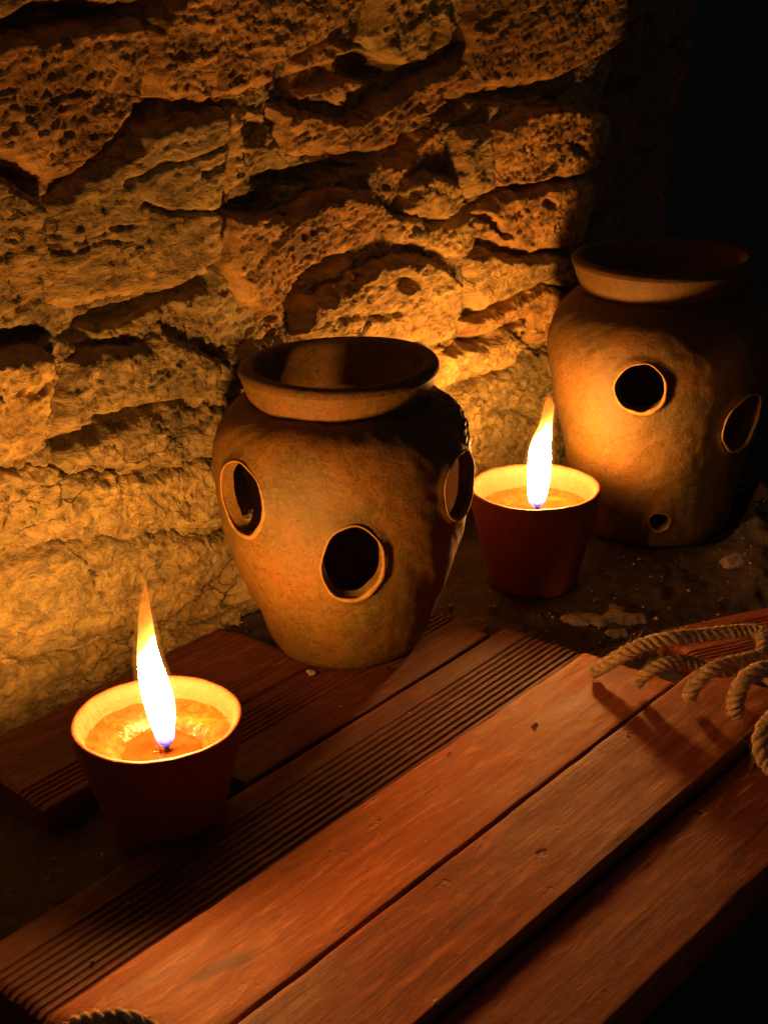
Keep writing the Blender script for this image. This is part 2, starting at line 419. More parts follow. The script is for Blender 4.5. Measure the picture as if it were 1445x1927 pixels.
# px polygons of the stones: (px points, proud of the mortar (m), tilt_u, tilt_z, roughness 0..1, material, style)
STONES_PX = [
 ([(100,385),(150,330),(215,300),(290,240),(335,222),(398,195),(424,205),(421,300),(418,400),(413,492),(372,520),(330,540),(250,556),(185,572),(104,575),(96,500),(98,440)], .014, 0, .02, .18, 1),
 ([(-160,70),(60,62),(150,45),(268,32),(276,60),(274,130),(262,185),(235,235),(195,285),(110,345),(60,322),(-20,300),(-160,330)], .016, 0, .05, .8, 2),
 ([(-160,-120),(160,-130),(330,-60),(255,8),(180,14),(60,8),(10,38),(-160,60)], .026, 0, .10, .4, 3),
 ([(352,-60),(520,-140),(700,-80),(676,8),(628,58),(560,92),(520,128),(498,168),(440,186),(395,182),(330,196),(292,180),(282,120),(280,50)], .018, .0, .08, .75, 2),
 ([(-160,348),(-30,315),(55,345),(88,392),(90,470),(94,560),(20,600),(-70,618),(-160,612)], .012, 0, .10, .45, 1),
 ([(432,205),(490,196),(520,250),(505,300),(470,340),(432,380)], .000, 0, .05, 1., 0),
 ([(505,188),(560,205),(640,222),(700,200),(780,150),(850,105),(868,150),(838,196),(770,232),(735,275),(640,290),(560,296),(525,300),(528,248)], .012, .05, .10, 1., 2),
 ([(560,120),(625,72),(672,100),(700,150),(640,190),(560,190)], -.006, 0, .0, 1., 2),
 ([(690,-60),(860,-120),(852,-10),(846,66),(800,110),(752,128),(712,108),(680,76),(700,20)], .016, 0, .10, .8, 0),
 ([(862,-110),(1120,-160),(1150,-20),(1148,78),(1090,130),(1010,156),(930,168),(868,178),(866,108),(856,66)], .022, 0, .06, .35, 2),
 ([(430,408),(480,398),(545,400),(600,372),(660,360),(716,372),(730,420),(706,455),(650,478),(590,492),(548,540),(528,590),(516,630),(462,560),(424,500)], .012, 0, .08, .85, 2),
 ([(562,612),(588,566),(640,536),(690,508),(735,486),(790,480),(842,496),(862,530),(866,590),(852,636),(820,652),(700,640),(560,640)], .013, 0, .08, .35, 3),
 ([(876,492),(902,462),(975,482),(1048,478),(1090,500),(1085,560),(1030,530),(960,560),(905,584),(878,560)], .020, .05, .08, .15, 3),
 ([(900,440),(905,400),(950,362),(1020,352),(1110,340),(1120,410),(1100,470),(1050,470),(980,474),(930,455)], .013, 0, .10, .7, 2),
 ([(864,246),(925,240),(932,300),(922,372),(880,382),(862,330)], .017, 0, .0, .25, 3),
 ([(774,340),(808,316),(856,330),(872,390),(842,412),(792,412),(766,396)], .016, 0, .05, .35, 0),
 ([(938,246),(982,205),(1032,194),(1130,212),(1160,240),(1130,335),(1060,338),(984,352),(936,366),(930,300)], .014, 0, .10, .9, 2),
 ([(735,300),(770,262),(846,236),(858,300),(800,312),(762,346),(738,380)], -.004, 0, 0, 1., 2),
 ([(730,392),(762,404),(850,420),(894,396),(898,452),(870,488),(800,470),(742,452)], .006, 0, .06, 1., 0),
 ([(822,664),(862,648),(900,652),(940,624),(986,604),(992,640),(960,690),(880,712),(820,740)], .016, 0, .05, .35, 3),
 ([(872,604),(905,592),(964,566),(1032,540),(1090,570),(1090,640),(1000,652),(992,606),(940,612),(900,640),(870,640)], .008, 0, .1, .7, 2),
 ([(836,752),(884,722),(964,698),(1000,662),(1090,652),(1110,800),(1110,960),(880,960),(840,860)], .012, 0, .04, .3, 1),
 ([(124,688),(190,668),(285,650),(312,618),(360,640),(420,668),(470,640),(520,650),(540,720),(460,730),(400,742),(352,756),(270,772),(196,790),(116,832),(108,760)], .014, 0, .07, .3, 3),
 ([(120,846),(200,806),(280,786),(356,772),(430,758),(520,750),(520,860),(420,850),(330,872),(230,884),(130,884),(108,866)], .010, 0, .05, .55, 1),
 ([(-160,690),(-20,672),(70,660),(104,682),(100,760),(96,830),(40,866),(-60,900),(-160,910)], .014, 0, .08, .45, 0),
 ([(-160,925),(-40,908),(50,880),(110,878),(180,896),(300,892),(400,868),(520,880),(540,980),(460,1000),(380,985),(280,1000),(180,990),(80,1012),(-60,1040),(-160,1050)], .011, 0, .06, .5, 0),
 ([(-160,1066),(-40,1052),(90,1024),(200,1004),(300,1014),(372,1004),(470,1014),(560,1000),(580,1120),(420,1150),(300,1180),(180,1196),(60,1236),(-60,1260),(-160,1290)], .014, 0, .08, .25, 3),
 ([(-200,1312),(-60,1276),(60,1250),(180,1212),(300,1194),(420,1166),(420,1230),(200,1330),(0,1450),(-200,1560)], .006, 0, .0, .6, 1),
 ([(600,660),(700,655),(815,665),(815,850),(800,960),(620,960),(590,800)], .008, 0, .05, .6, 2),
]
CAVS_PX = [ # cx, cy, rx, ry, deg, depth : deep dark hollows
 (120,30,130,16,-8,.030), (290,212,42,16,-38,.022), (40,345,44,26,20,.012), (50,640,62,20,-8,.030),
 (240,595,115,20,-22,.028), (370,545,60,18,-14,.022), (160,640,36,16,0,.020), (690,130,60,26,8,.026), (590,150,60,24,-20,.016), (610,330,110,20,-6,.026),
 (500,380,60,20,-30,.024), (770,280,26,44,20,.022), (860,205,34,24,-10,.026), (960,180,70,14,-6,.024),
 (700,300,60,16,-10,.018), (560,560,32,40,40,.022), (620,510,70,18,-25,.024), (752,528,24,18,0,.018), (1010,345,90,8,-8,.020),
 (925,425,34,10,38,.020), (985,636,30,14,15,.014), (880,650,60,9,-20,.014), (520,640,14,30,20,.014), (800,70,14,40,10,.014),
 (1010,386,14,10,0,.012), (1075,280,24,10,30,.012), (1060,500,8,40,0,.012), (480,240,26,30,0,.016), (845,180,24,14,0,.016),
]
CRACKS_PX = [ # polyline, width m, depth
 ([(112,834),(170,802),(196,786),(240,778),(300,764),(358,754)], .0055, .017),
 ([(178,796),(230,778),(262,774)], .005, .012),
 ([(230,345),(300,310),(350,298),(410,270)], .0018, .006), ([(265,380),(310,396),(360,398),(418,396)], .0022, .008),
 ([(370,322),(415,308)], .002, .006), ([(98,440),(140,455),(188,440),(190,428),(260,420)], .0016, .004), ([(104,475),(190,452),(240,455)], .0014, .004),
 ([(50,870),(90,850),(112,838)], .0018, .006), ([(0,1060),(60,1040),(106,1010)], .0016, .005), ([(230,876),(270,884),(300,866)], .0016, .005),
 ([(440,742),(520,700),(540,640)], .003, .010), ([(160,660),(200,655),(260,652)], .002, .006),
 ([(900,790),(930,772),(975,770),(1000,790)], .003, .008), ([(430,385),(428,300),(424,205)], .003, .010),
 ([(620,600),(650,592),(720,600)], .002, .006), ([(690,600),(740,586)], .0024, .008), ([(930,262),(924,370)], .002, .006),
 ([(905,585),(960,560),(1030,532)], .002, .006), ([(20,730),(60,745),(100,700)], .003, .008), ([(280,700),(320,690)], .0015, .004),
 ([(390,655),(430,690),(480,700)], .002, .007), ([(300,1000),(420,985)], .0012, .003), ([(20,960),(110,935),(190,925)], .0012, .003),
]
STONES = []
for (pp, top, tu, tz, rg, mi) in STONES_PX:
    STONES.append(dict(P=[wp(*p) for p in pp], top=top, tu=tu, tz=tz, rg=rg, mi=mi, fine=True))
# the courses that run on above the picture, past its left edge and round the corner
rs = random.Random(11)
def course_stones(u0, u1, z0, z1, hh, ww, mi=None):
    z = z0
    while z < z1-.02:
        h = min(hh*rs.uniform(.75, 1.25), z1-z); u = u0-rs.uniform(0, .05)
        while u < u1:
            w = ww*rs.uniform(.6, 1.4); a, b = max(u, u0)+.006, min(u+w, u1)-.006
            if b-a > .03:
                j = lambda: rs.uniform(-.008, .008)
                P = [(a+j(), z+.006+j()), ((a+b)/2, z+.004+j()), (b+j(), z+.006+j()), (b+j(), (2*z+h)/2), (b+j(), z+h-.006+j()), ((a+b)/2, z+h-.005+j()), (a+j(), z+h-.006+j()), (a+j(), (2*z+h)/2)]
                STONES.append(dict(P=P, top=rs.uniform(.006, .018), tu=rs.uniform(-.05, .05), tz=rs.uniform(0, .08), rg=rs.uniform(.3, .9), mi=rs.randrange(4) if mi is None else mi, fine=False))
            u += w
        z += h
course_stones(-.60, -.075, 0, .56, .095, .17)
course_stones(-.60, .80, .575, .80, .10, .18)
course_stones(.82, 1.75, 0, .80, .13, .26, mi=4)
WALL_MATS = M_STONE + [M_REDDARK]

CAVS = []
for (cx, cy, rx, ry, dg, dp) in CAVS_PX:
    c = wp(cx, cy); a = math.radians(dg)
    e1 = wp(cx+rx*math.cos(a), cy+rx*math.sin(a)); e2 = wp(cx-ry*math.sin(a), cy+ry*math.cos(a))
    CAVS.append((c, np.linalg.inv(np.array([[e1[0]-c[0], e2[0]-c[0]], [e1[1]-c[1], e2[1]-c[1]]])), dp))
CRACKS = [([wp(*p) for p in pp], w, dp) for pp, w, dp in CRACKS_PX]

def warp(u, z):
    a = .006*fbm(u*22, z*22, 50, 3) + .0035*fbm(u*80, z*80, 60, 3)
    b = .006*fbm(u*22+5, z*22+9, 70, 3) + .0035*fbm(u*80+3, z*80+1, 80, 3)
    return u+a, z+b
def carve(u, z, wu, wz):
    c = np.zeros(u.shape)
    for (cc, Mi, dp) in CAVS:
        du = wu-cc[0]; dz = wz-cc[1]
        q = np.hypot(Mi[0,0]*du+Mi[0,1]*dz, Mi[1,0]*du+Mi[1,1]*dz)
        c = np.maximum(c, dp*(1-sstep(.55, 1.15, q)))
    for (pts, w, dp) in CRACKS:
        d = seg_dist(u*.5+wu*.5, z*.5+wz*.5, pts)
        wv = w*(.45+.9*np.clip(.5+fbm(u*60, z*60, 33, 2), 0, 1))
        c = c + dp*np.exp(-(d/wv)**2)
    return c
def base_relief(u, z): return .008*fbm(u*5, z*5, 5, 3) + LEAN(z)
def rough_relief(u, z, wu, wz, rg):
    # bedding inclined in the wall face, stretched along its own direction
    ca, sa = math.cos(math.radians(17)), math.sin(math.radians(17))
    a = wu*ca+wz*sa; b = -wu*sa+wz*ca
    r1 = fbm(a*30, b*75, 101, 6, .55)
    r2 = fbm(a*85, b*170, 131, 4, .6, ridged=True)
    f1, e1 = facets(a*34, b*88, 201, 1.6)
    f2, e2 = facets(a*110, b*230, 231, 1.5)
    f3, e3 = facets(a*230, b*380, 241, 1.5)
    pits = sstep(.36, .7, gnoise(a*130, b*210, 301)); crev = np.exp(-(e1/.05)**2)*np.clip(fbm(a*20, b*20, 311, 2)+.2, 0, 1)
    big, eb = facets(a*14, b*30, 261, 1.3)
    calm = min(1., .30+rg*2.2)*.85
    return calm*(rg*(.0030*r1 + .0024*r2 + .0020*f1 + .0026*f2 + .0022*f3 + .0070*big - .004*crev)
                 + (1-rg)*(.0026*r1 + .0022*f1 + .0020*f2 + .0013*f3 + .0014*r2 - .0006*pits + .0035*big - .0026*crev))
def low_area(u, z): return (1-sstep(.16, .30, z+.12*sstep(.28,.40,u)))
def mortar_h(u, z, wu, wz):
    return -.010+.0045*low_area(u, z) + base_relief(u, z) + rough_relief(u, z, wu, wz, .9) - .8*carve(u, z, wu, wz)

wall = empty("stone_wall", tuple(WP0), WA)
tag(wall, "old rubble stone wall with rough mortar rising behind the candles", "wall")
Minv = wall.matrix_basis.inverted()
Mi3 = np.array(Minv)
def to_local(P):
    return P @ Mi3[:3, :3].T + Mi3[:3, 3]

# mortar sheet (fine in view, coarse beyond), with stones pushed through it
def stone_d(u, z, wu, wz, st):
    return poly_sdf(wu, wz, st['P'])
def lower_under_stones(u, z, wu, wz, H):
    for st in STONES:
        P = np.array(st['P']); lo = P.min(0)-.02; hi = P.max(0)+.02
        m = (u > lo[0]) & (u < hi[0]) & (z > lo[1]) & (z < hi[1])
        if not m.any(): continue
        d = stone_d(u[m], z[m], wu[m], wz[m], st)
        H[m] -= .012*sstep(.001, .010, d)
    return H
def make_sheet(u0, u1, z0, z1, step, name, coarse=False):
    us = np.arange(u0, u1+step*.5, step); zs = np.arange(z0, z1+step*.5, step)
    U, Z = np.meshgrid(us, zs); wu, wz = warp(U, Z)
    H = lower_under_stones(U, Z, wu, wz, mortar_h(U, Z, wu, wz))
    P = wall_pos(U, Z, H)
    return grid_obj(name, to_local(P), M_MORTAR, wall)
FINE = .0016
make_sheet(-.08, .80, -.02, .57, FINE, "mortar")
make_sheet(-.64, -.076, -.02, .57, .005, "mortar")
make_sheet(-.64, .80, .566, .82, .005, "mortar")
make_sheet(.796, 1.80, -.02, .82, .007, "mortar")
for si, st in enumerate(STONES):
    P = np.array(st['P']); mg = .014; step = FINE if st['fine'] else .004
    u0, z0 = P.min(0)-mg; u1, z1 = P.max(0)+mg
    us = np.arange(u0, u1, step); zs = np.arange(max(z0, -.02), z1, step)
    U, Z = np.meshgrid(us, zs); wu, wz = warp(U, Z)
    d = stone_d(U, Z, wu, wz, st)
    c = P.mean(0)
    seed = si*3.7
    uu, zz = U+seed, Z+seed*.5
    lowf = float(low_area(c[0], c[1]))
    H = st['top']*(.62-.22*lowf) + st['tu']*(U-c[0]) + st['tz']*(c[1]-Z)*(.8 if lowf > .5 else -.8) + base_relief(U, Z)
    H = H + rough_relief(U, Z, wu+seed, wz+seed, max(st['rg'], .55*lowf))*(1+.25*lowf)
    ew = .007+.003*(1-st['rg'])
    H = H - (.006+.45*st['top'])*(1-.5*lowf)*(1-sstep(0, ew, d))**1.5
    H = H - np.where(d < 0, -d*5.5, 0)
    H = H - carve(U, Z, wu, wz)*.9
    Pw = wall_pos(U, Z, np.maximum(H, -.07))
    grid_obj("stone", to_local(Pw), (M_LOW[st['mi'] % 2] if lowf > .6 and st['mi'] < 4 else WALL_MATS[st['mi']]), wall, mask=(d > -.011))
# solid core behind the facing, so the wall has its thickness
cu = [(-.64, 0), (.66, 0)]
cp = [wall_pos(np.array(u), np.array(0.), np.array(-.075)) for u in (-.64, .60, .80, 1.80)]
cb = [(p[0]-.45*math.sin(WA), p[1]+.45*math.cos(WA), 0) for p in cp]
V = [(p[0], p[1], -.44) for p in cp]+[(p[0], p[1], .80) for p in cp]+[(p[0], p[1], -.44) for p in cb]+[(p[0], p[1], .80) for p in cb]
F = []
for i in range(3): F += [(i,i+1,5+i,4+i), (8+i,12+i,13+i,9+i), (4+i,5+i,13+i,12+i), (i,8+i,9+i,i+1)]
F += [(0,4,12,8), (3,11,15,7)]
mesh_obj("wall_core", to_local(np.array(V)), F, M_MORTAR, wall, smooth=False)

# ------------------------------------------------------------------ stone ledge
BA = math.radians(49); BU = np.array([math.cos(BA), math.sin(BA)]); BV = np.array([math.sin(BA), -math.cos(BA)])
def st2xy(s, t): return s*BU[0]+t*BV[0], s*BU[1]+t*BV[1]
def xy2st(x, y): return x*BU[0]+y*BU[1], x*BV[0]+y*BV[1]
ss = np.arange(-.15, 1.55, .0032); ts = np.concatenate([np.arange(-.86, -.262, .0032), np.array([-.262,-.2615,-.2612,-.2611])])
S, T = np.meshgrid(ss, ts)
X, Y = st2xy(S, T)
Hh = .0045*fbm(X*9, Y*9, 400, 4) + .0042*fbm(X*45, Y*45, 410, 5) + .0022*facets(X*80, Y*80, 420)[0]
def bumpz(px, py, z, rad, amp):
    p = at(px, py, z); q = np.hypot(X-p[0], Y-p[1])/rad
    return amp*np.exp(-q*q)*(1+.5*fbm(X*60, Y*60, 430, 3))
for b in ((1340,1010,0,.030,.012),(1400,990,0,.034,.018),(1450,970,0,.04,.026),(1400,1060,0,.02,.008),(1440,1100,0,.025,.010),(1120,1155,0,.02,.004),(60,1640,0,.03,.005),(160,1600,0,.02,.004),(1480,1030,0,.04,.02)):
    Hh += bumpz(*b)
# flat seats where things stand
for (cx, cy, rr) in ((-.137,.711,.036),(.124,1.056,.042),(.248,1.185,.075)):
    q = np.hypot(X-cx, Y-cy); m = 1-sstep(rr, rr+.02, q); Hh = Hh*(1-m)
Hh = Hh - .0045*sstep(.0, .002, Hh*0+.001)*0
under = ((T > -.735) & (T < -.255) & (S > .27) & (S < .79)).astype(float)
Hh = np.where(under > 0, np.minimum(Hh, -.0002), Hh)
k = len(ts)-4
for q, dz in enumerate((0, -.06, -.2, -.449)):
    Hh[k+q] = (Hh[k-1] if q == 0 else dz) if q == 0 else dz
Pl = np.stack([X, Y, Hh], -1)
Pl[k:, :, 0] += (.006*fbm(X[k:]*20, Pl[k:,:,2]*20, 440, 3)); 
grid_obj("stone_ledge", Pl, M_LEDGE, None, flip=True)
tag(bpy.data.objects["stone_ledge"], "dark uneven stone ledge that carries boards, pots and candles", kind="structure")
# far end of the ledge drops down
ex0, ey0 = st2xy(1.548, -.86); ex1, ey1 = st2xy(1.548, -.262)
e = mesh_obj("ledge_end", [(ex0,ey0,.004),(ex1,ey1,.004),(ex1,ey1,-.45),(ex0,ey0,-.45)], [(0,1,2,3)], M_LEDGE, smooth=False)
tag(e, kind="structure")

# ------------------------------------------------------------------ boards
def board(name, s0, s1, t0, t1, z0, z1, grooves, mat, label, rot=None, origin=None, skew=0, dome=0.0, cat="board", taper=0.0):
    """a plank: rounded long edges, grooves [(ta, tb, count)] as fractions of the width; local x along it"""
    W = t1-t0; L = s1-s0; H = z1-z0
    prof = []   # (t across, z)
    rr = min(.0018, H*.2)
    def topz(t): return H
    prof.append((0, 0)); prof.append((0, H-rr))
    for a in (30, 60): prof.append((rr-rr*math.cos(math.radians(a)), H-rr+rr*math.sin(math.radians(a))))
    xs = {rr: 0, W-rr: 0}
    t = rr
    while t < W-rr: xs[t] = 0; t += .0028
    top = []
    for (ga, gb, cnt) in grooves:
        pitch = (gb-ga)*W/cnt
        for kx in list(xs):
            if ga*W-.0005 < kx < gb*W+.0005: del xs[kx]
        for i in range(cnt):
            c = ga*W+pitch*(i+.5)
            for fx, dz in ((-.5, 0), (-.30, 0), (-.20, -.0007), (-.08, -.0012), (.08, -.0012), (.20, -.0007), (.30, 0)):
                xs[c+fx*pitch] = dz
    for kx in sorted(xs):
        prof.append((kx, H+xs[kx]))
    for a in (60, 30): prof.append((W-rr+rr*math.cos(math.radians(a)), H-rr+rr*math.sin(math.radians(a))))
    prof.append((W, H-rr)); prof.append((W, 0))
    prof = np.array(prof); n = len(prof)
    m = int(L/.004)+2
    sd = int(abs(s0*100+t0*1000)) % 97
    a = np.linspace(0, 1, m)
    S_, Tt = np.meshgrid(a*L, prof[:, 0], indexing='ij')
    Zz = np.tile(prof[:, 1], (m, 1))
    topm = Zz > H*.6
    nz = .00045*fbm(S_*9+sd, Tt*60, 500+sd, 4) + .0004*gnoise(S_*140, Tt*140, 510+sd)*0
    chip = facets(S_*55+sd, Tt*90, 520+sd)[0]
    Zz = np.where(topm, Zz+nz+.0003*chip, Zz)
    # worn edges
    edge = np.minimum(Tt, W-Tt); ew = sstep(.006, 0, edge)*0 + np.clip(1-edge/.006, 0, 1)
    Zz = np.where(topm, Zz-ew*.0014*np.clip(fbm(S_*24, Tt*5+sd, 530+sd, 4)+.1, 0, 1), Zz)
    Tt = Tt + np.where(topm, 0, 0) + .0007*fbm(S_*7, S_*0+sd, 540+sd, 3)
    Tt = Tt*(1+taper*S_/L)
    # ragged ends
    endn = .0022*fbm(Tt*90, S_*0+sd, 550+sd, 4)
    wgt = np.clip(1-S_/.01, 0, 1)+np.clip(1-(L-S_)/.01, 0, 1)
    S2 = S_+endn*wgt + skew*(Tt/W-.5)*np.clip((S_/L-.5)*2, -1, 1)
    # board ends rounded over
    eb = np.minimum(S_, L-S_); Zz = np.where(topm, Zz-.0018*np.clip(1-eb/.004, 0, 1)**2, Zz)
    V = np.stack([S2.ravel(), -Tt.ravel(), Zz.ravel()], -1)
    F = []
    i, j = np.meshgrid(np.arange(m-1), np.arange(n-1), indexing='ij'); q = (i*n+j).ravel()
    F = np.stack([q, q+n, q+n+1, q+1], 1)[:, ::-1].tolist()
    F.append(list(range(n))); F.append(list(range((m-1)*n+n-1, (m-1)*n-1, -1)))
    F += [[k*n+n-1, k*n, (k+1)*n, (k+1)*n+n-1] for k in range(m-1)]
    o = mesh_obj(name, V, F, mat, None, autosharp=48)
    if origin is None:
        x, y = st2xy(s0, t0); o.location = (x, y, z0); o.rotation_euler = (0, 0, BA if rot is None else rot)
    else:
        o.location = (*origin, z0); o.rotation_euler = (0, 0, rot)
    return tag(o, label, cat, "boards laid side by side on the ledge")
WB = [((.105,.026,.010),(.045,.010,.006),(.17,.050,.018)), ((.095,.023,.009),(.04,.009,.005),(.15,.042,.016)),
      ((.115,.028,.010),(.05,.012,.006),(.18,.050,.018)), ((.40,.105,.020),(.23,.050,.012),(.50,.165,.036)),
      ((.25,.060,.015),(.13,.028,.009),(.35,.105,.026)), ((.21,.050,.015),(.11,.025,.009),(.31,.088,.026)), ((.22,.050,.015),(.11,.024,.008),(.31,.08,.025))]
WM = [wood_mat("weathered_wood_%s" % n_, *c, seed=3.1+i*5.3, dark_patch=(.080,-.042,.050,.013,-.30) if i == 3 else None) for i, (n_, c) in enumerate(zip(("back","second","grooved","smooth","middle","front","turned"), WB))]
board("wooden_board", .402, .640, -.722, -.628, 0, .018, [(.68,.95,5)], WM[0], "reddish rearmost board against the stone wall, ending behind the front pot", skew=.006)
board("wooden_board", .497, .756, -.6235, -.5515, 0, .018, [(.12,.52,6)], WM[1], "short board under the front pot, second from the wall", skew=-.004)
board("wooden_board", .288, .770, -.5475, -.4725, 0, .019, [(.26,.98,10)], WM[2], "dark board with deep lengthwise grooves in front of the left candle")
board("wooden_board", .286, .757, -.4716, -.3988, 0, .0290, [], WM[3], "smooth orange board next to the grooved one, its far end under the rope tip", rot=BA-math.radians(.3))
board("wooden_board", .280, .790, -.3976, -.3324, 0, .0285, [], WM[4], "smooth middle board between the thin split line and the wide dark gap", rot=BA-math.radians(.25), taper=.09)
board("wooden_board", .270, .765, -.3310, -.2692, 0, .0224, [], WM[5], "foremost smooth board at the outer edge of the ledge with visible thickness", rot=BA-math.radians(1.3), taper=.07)
board("wooden_board", 0, .34, 0, .074, 0, .019, [(.16,.40,4),(.50,.90,7)], WM[6], "grooved board lying askew behind the rope at the right edge", origin=(.204,.926), rot=math.radians(20.5))

# ------------------------------------------------------------------ pots
def pot(name, loc, prof, wall_t, holes, mat, label, rimprof, seed, rotz=0):
    """prof: (r, z) outer body; holes: (azimuth deg from the camera side, z, radius, lip)"""
    root = empty(name, loc, rotz)
    tag(root, label, "pot", "clay pots with round holes")
    P = np.array(prof)
    arc = np.concatenate([[0], np.cumsum(np.hypot(*np.diff(P, axis=0).T))])
    NZ, NT_ = 130, 264
    # smooth (Catmull-ish) resample
    def cat(sv):
        out = np.zeros((len(sv), 2))
        for d in range(2):
            m_ = np.gradient(P[:, d], arc)
            idx = np.clip(np.searchsorted(arc, sv)-1, 0, len(arc)-2)
            h = arc[idx+1]-arc[idx]; t = (sv-arc[idx])/h
            h00 = 2*t**3-3*t**2+1; h10 = t**3-2*t**2+t; h01 = -2*t**3+3*t**2; h11 = t**3-t**2
            out[:, d] = h00*P[idx, d]+h10*h*m_[idx]+h01*P[idx+1, d]+h11*h*m_[idx+1]
        return out
    sv = np.linspace(0, arc[-1], NZ)
    PR = cat(sv)
    zarc = lambda z: np.interp(z, P[:, 1], arc)
    th = np.arange(NT_)*2*math.pi/NT_
    TH, SV = np.meshgrid(th, sv)     # [j, i]
    TH = TH.copy(); SV = SV.copy()
    keep = np.ones((NZ-1, NT_), bool)
    lip = np.zeros(TH.shape)
    for (az, hz, hr, lp, *vs_) in holes:
        vq = vs_[0] if vs_ else 1.08
        t0 = math.radians(az-90); s0 = zarc(hz); rh = np.interp(s0, sv, PR[:, 0])
        def dd(T_, S_):
            a = (T_-t0+math.pi) % (2*math.pi)-math.pi
            return a*rh, (S_-s0)/vq
        Tc = th+math.pi/NT_; Sc = (sv[:-1]+sv[1:])/2
        TC, SC = np.meshgrid(Tc, Sc); a, b = dd(TC, SC); ang = np.arctan2(b, a)
        wr = lambda g_: hr*(1+.035*np.sin(2*g_+seed+az)+.025*np.sin(3*g_+az*2)+.012*np.sin(7*g_+az))
        inside = np.hypot(a, b) < wr(ang)
        keep &= ~inside
        # vertices on the border of the opening
        vin = np.zeros(TH.shape, int); vout = np.zeros(TH.shape, int)
        for dj in (0, 1):
            for di in (0, 1):
                sh = np.roll(inside, di, 1)
                vin[dj:dj+NZ-1] += sh; vout[dj:dj+NZ-1] += ~sh
        bd = (vin > 0) & (vout > 0)
        a, b = dd(TH, SV); q = np.hypot(a, b)+1e-9; ang = np.arctan2(b, a); f = wr(ang)/q
        TH = np.where(bd, t0+a*f/rh, TH); SV = np.where(bd, s0+b*f*vq, SV)
        near = (~bd) & (vin == 0) & (q < hr*1.35)
        a, b = dd(TH, SV); q = np.hypot(a, b)
        side = np.clip(.55+.45*np.cos(ang+.6), .1, 1)
        lip += lp*np.exp(-((q-hr-.0008)/  .0034)**2)*(.65+.35*side+.2*np.sin(3*ang+seed))
    C_ = cat(SV.ravel()).reshape(*SV.shape, 2)
    dC = (cat(np.clip(SV.ravel()+.0005, 0, arc[-1]))-cat(np.clip(SV.ravel()-.0005, 0, arc[-1]))).reshape(*SV.shape, 2)
    nl = np.hypot(dC[..., 0], dC[..., 1])+1e-12; nr = dC[..., 1]/nl; nzv = -dC[..., 0]/nl
    cx, cy = np.cos(TH), np.sin(TH)
    wob = .0018*fbm(cx*2.2+seed*3, SV*22+cy*2.2, 600+seed, 3) + .0003*gnoise(cx*9+seed, SV*120+cy*9, 610+seed)
    wob = wob*sstep(0, .01, SV)
    # flaked, crusty patch high on one side
    def surf(off):
        r = C_[..., 0]+nr*off; z = C_[..., 1]+nzv*off
        r = np.maximum(r, .001)
        return np.stack([r*np.cos(TH), r*np.sin(TH), z], -1)
    crust = np.exp(-(((TH-math.radians(-90+86)+math.pi) % (2*math.pi)-math.pi)/.30)**2)*np.exp(-((SV-zarc(P[-3,1]-.012))/.022)**2)
    crust = crust*.0045*np.clip(facets(TH*14, SV*260, 640+seed)[0]+.25, 0, 1) if seed == 1 else 0
    O = surf(wob+lip+crust); I = surf(wob-wall_t+lip*.15)
    # inner wall stays above the inside floor
    I[..., 2] = np.maximum(I[..., 2], wall_t)
    V = np.concatenate([O.reshape(-1, 3), I.reshape(-1, 3)]); N = NZ*NT_
    F = []; edges = {}
    for j in range(NZ-1):
        for i in range(NT_):
            if not keep[j, i]: continue
            k = (i+1) % NT_
            a, b, c, d = j*NT_+i, j*NT_+k, (j+1)*NT_+k, (j+1)*NT_+i
            F.append((a, b, c, d)); F.append((N+d, N+c, N+b, N+a))
            for e in ((a, b), (b, c), (c, d), (d, a)):
                if (e[1], e[0]) in edges: del edges[(e[1], e[0])]
                else: edges[e] = 1
    for (a, b) in edges:      # hole flanks, top and bottom rings
        F.append((b, a, N+a, N+b))
    # floor of the pot
    base = len(V); V = np.concatenate([V, [[0, 0, .0015], [0, 0, wall_t]]])
    for i in range(NT_):
        k = (i+1) % NT_
        F.append((base, k, i)); F.append((base+1, N+i, N+k))
    bo = mesh_obj("body", V, F, mat, root, autosharp=50)
    bo.data.materials.append(M_SOOT)
    bo.data.polygons.foreach_set("material_index", [1 if all(q >= N for q in f_) else 0 for f_ in F])
    # thin raised edge smeared round each opening
    for (az, hz, hr, lp, *vs_) in holes:
        vq = vs_[0] if vs_ else 1.08; t0 = math.radians(az-90); s0 = zarc(hz); rh = float(np.interp(s0, sv, PR[:, 0])); m = 72
        ag = np.arange(m)*2*math.pi/m
        wr_ = hr*(1+.035*np.sin(2*ag+seed+az)+.025*np.sin(3*ag+az*2)+.012*np.sin(7*ag+az))+.0002
        T3 = t0+np.cos(ag)*wr_/rh; S3 = s0+np.sin(ag)*wr_*vq
        c3_ = cat(S3); d3 = cat(S3+.0005)-cat(S3-.0005); d3 /= np.hypot(d3[:, 0], d3[:, 1])[:, None]
        nrm = np.stack([d3[:, 1]*np.cos(T3), d3[:, 1]*np.sin(T3), -d3[:, 0]], -1)
        pos = np.stack([c3_[:, 0]*np.cos(T3), c3_[:, 0]*np.sin(T3), c3_[:, 1]], -1)+nrm*(lp*.8)
        tan = np.roll(pos, -1, 0)-np.roll(pos, 1, 0); tan /= np.linalg.norm(tan, axis=1)[:, None]; out = np.cross(tan, nrm)
        V = []; F = []; mm = 10
        for i in range(m):
            w = (.0008+.0012*max(0, math.cos(ag[i]+.9)))*(1+.12*math.sin(9*ag[i]+az)+.1*math.sin(5*ag[i])) * min(1, hr/.016)
            for j in range(mm):
                a = 2*math.pi*j/mm; V.append(tuple(pos[i]+w*(math.cos(a)*out[i]+.9*math.sin(a)*nrm[i])))
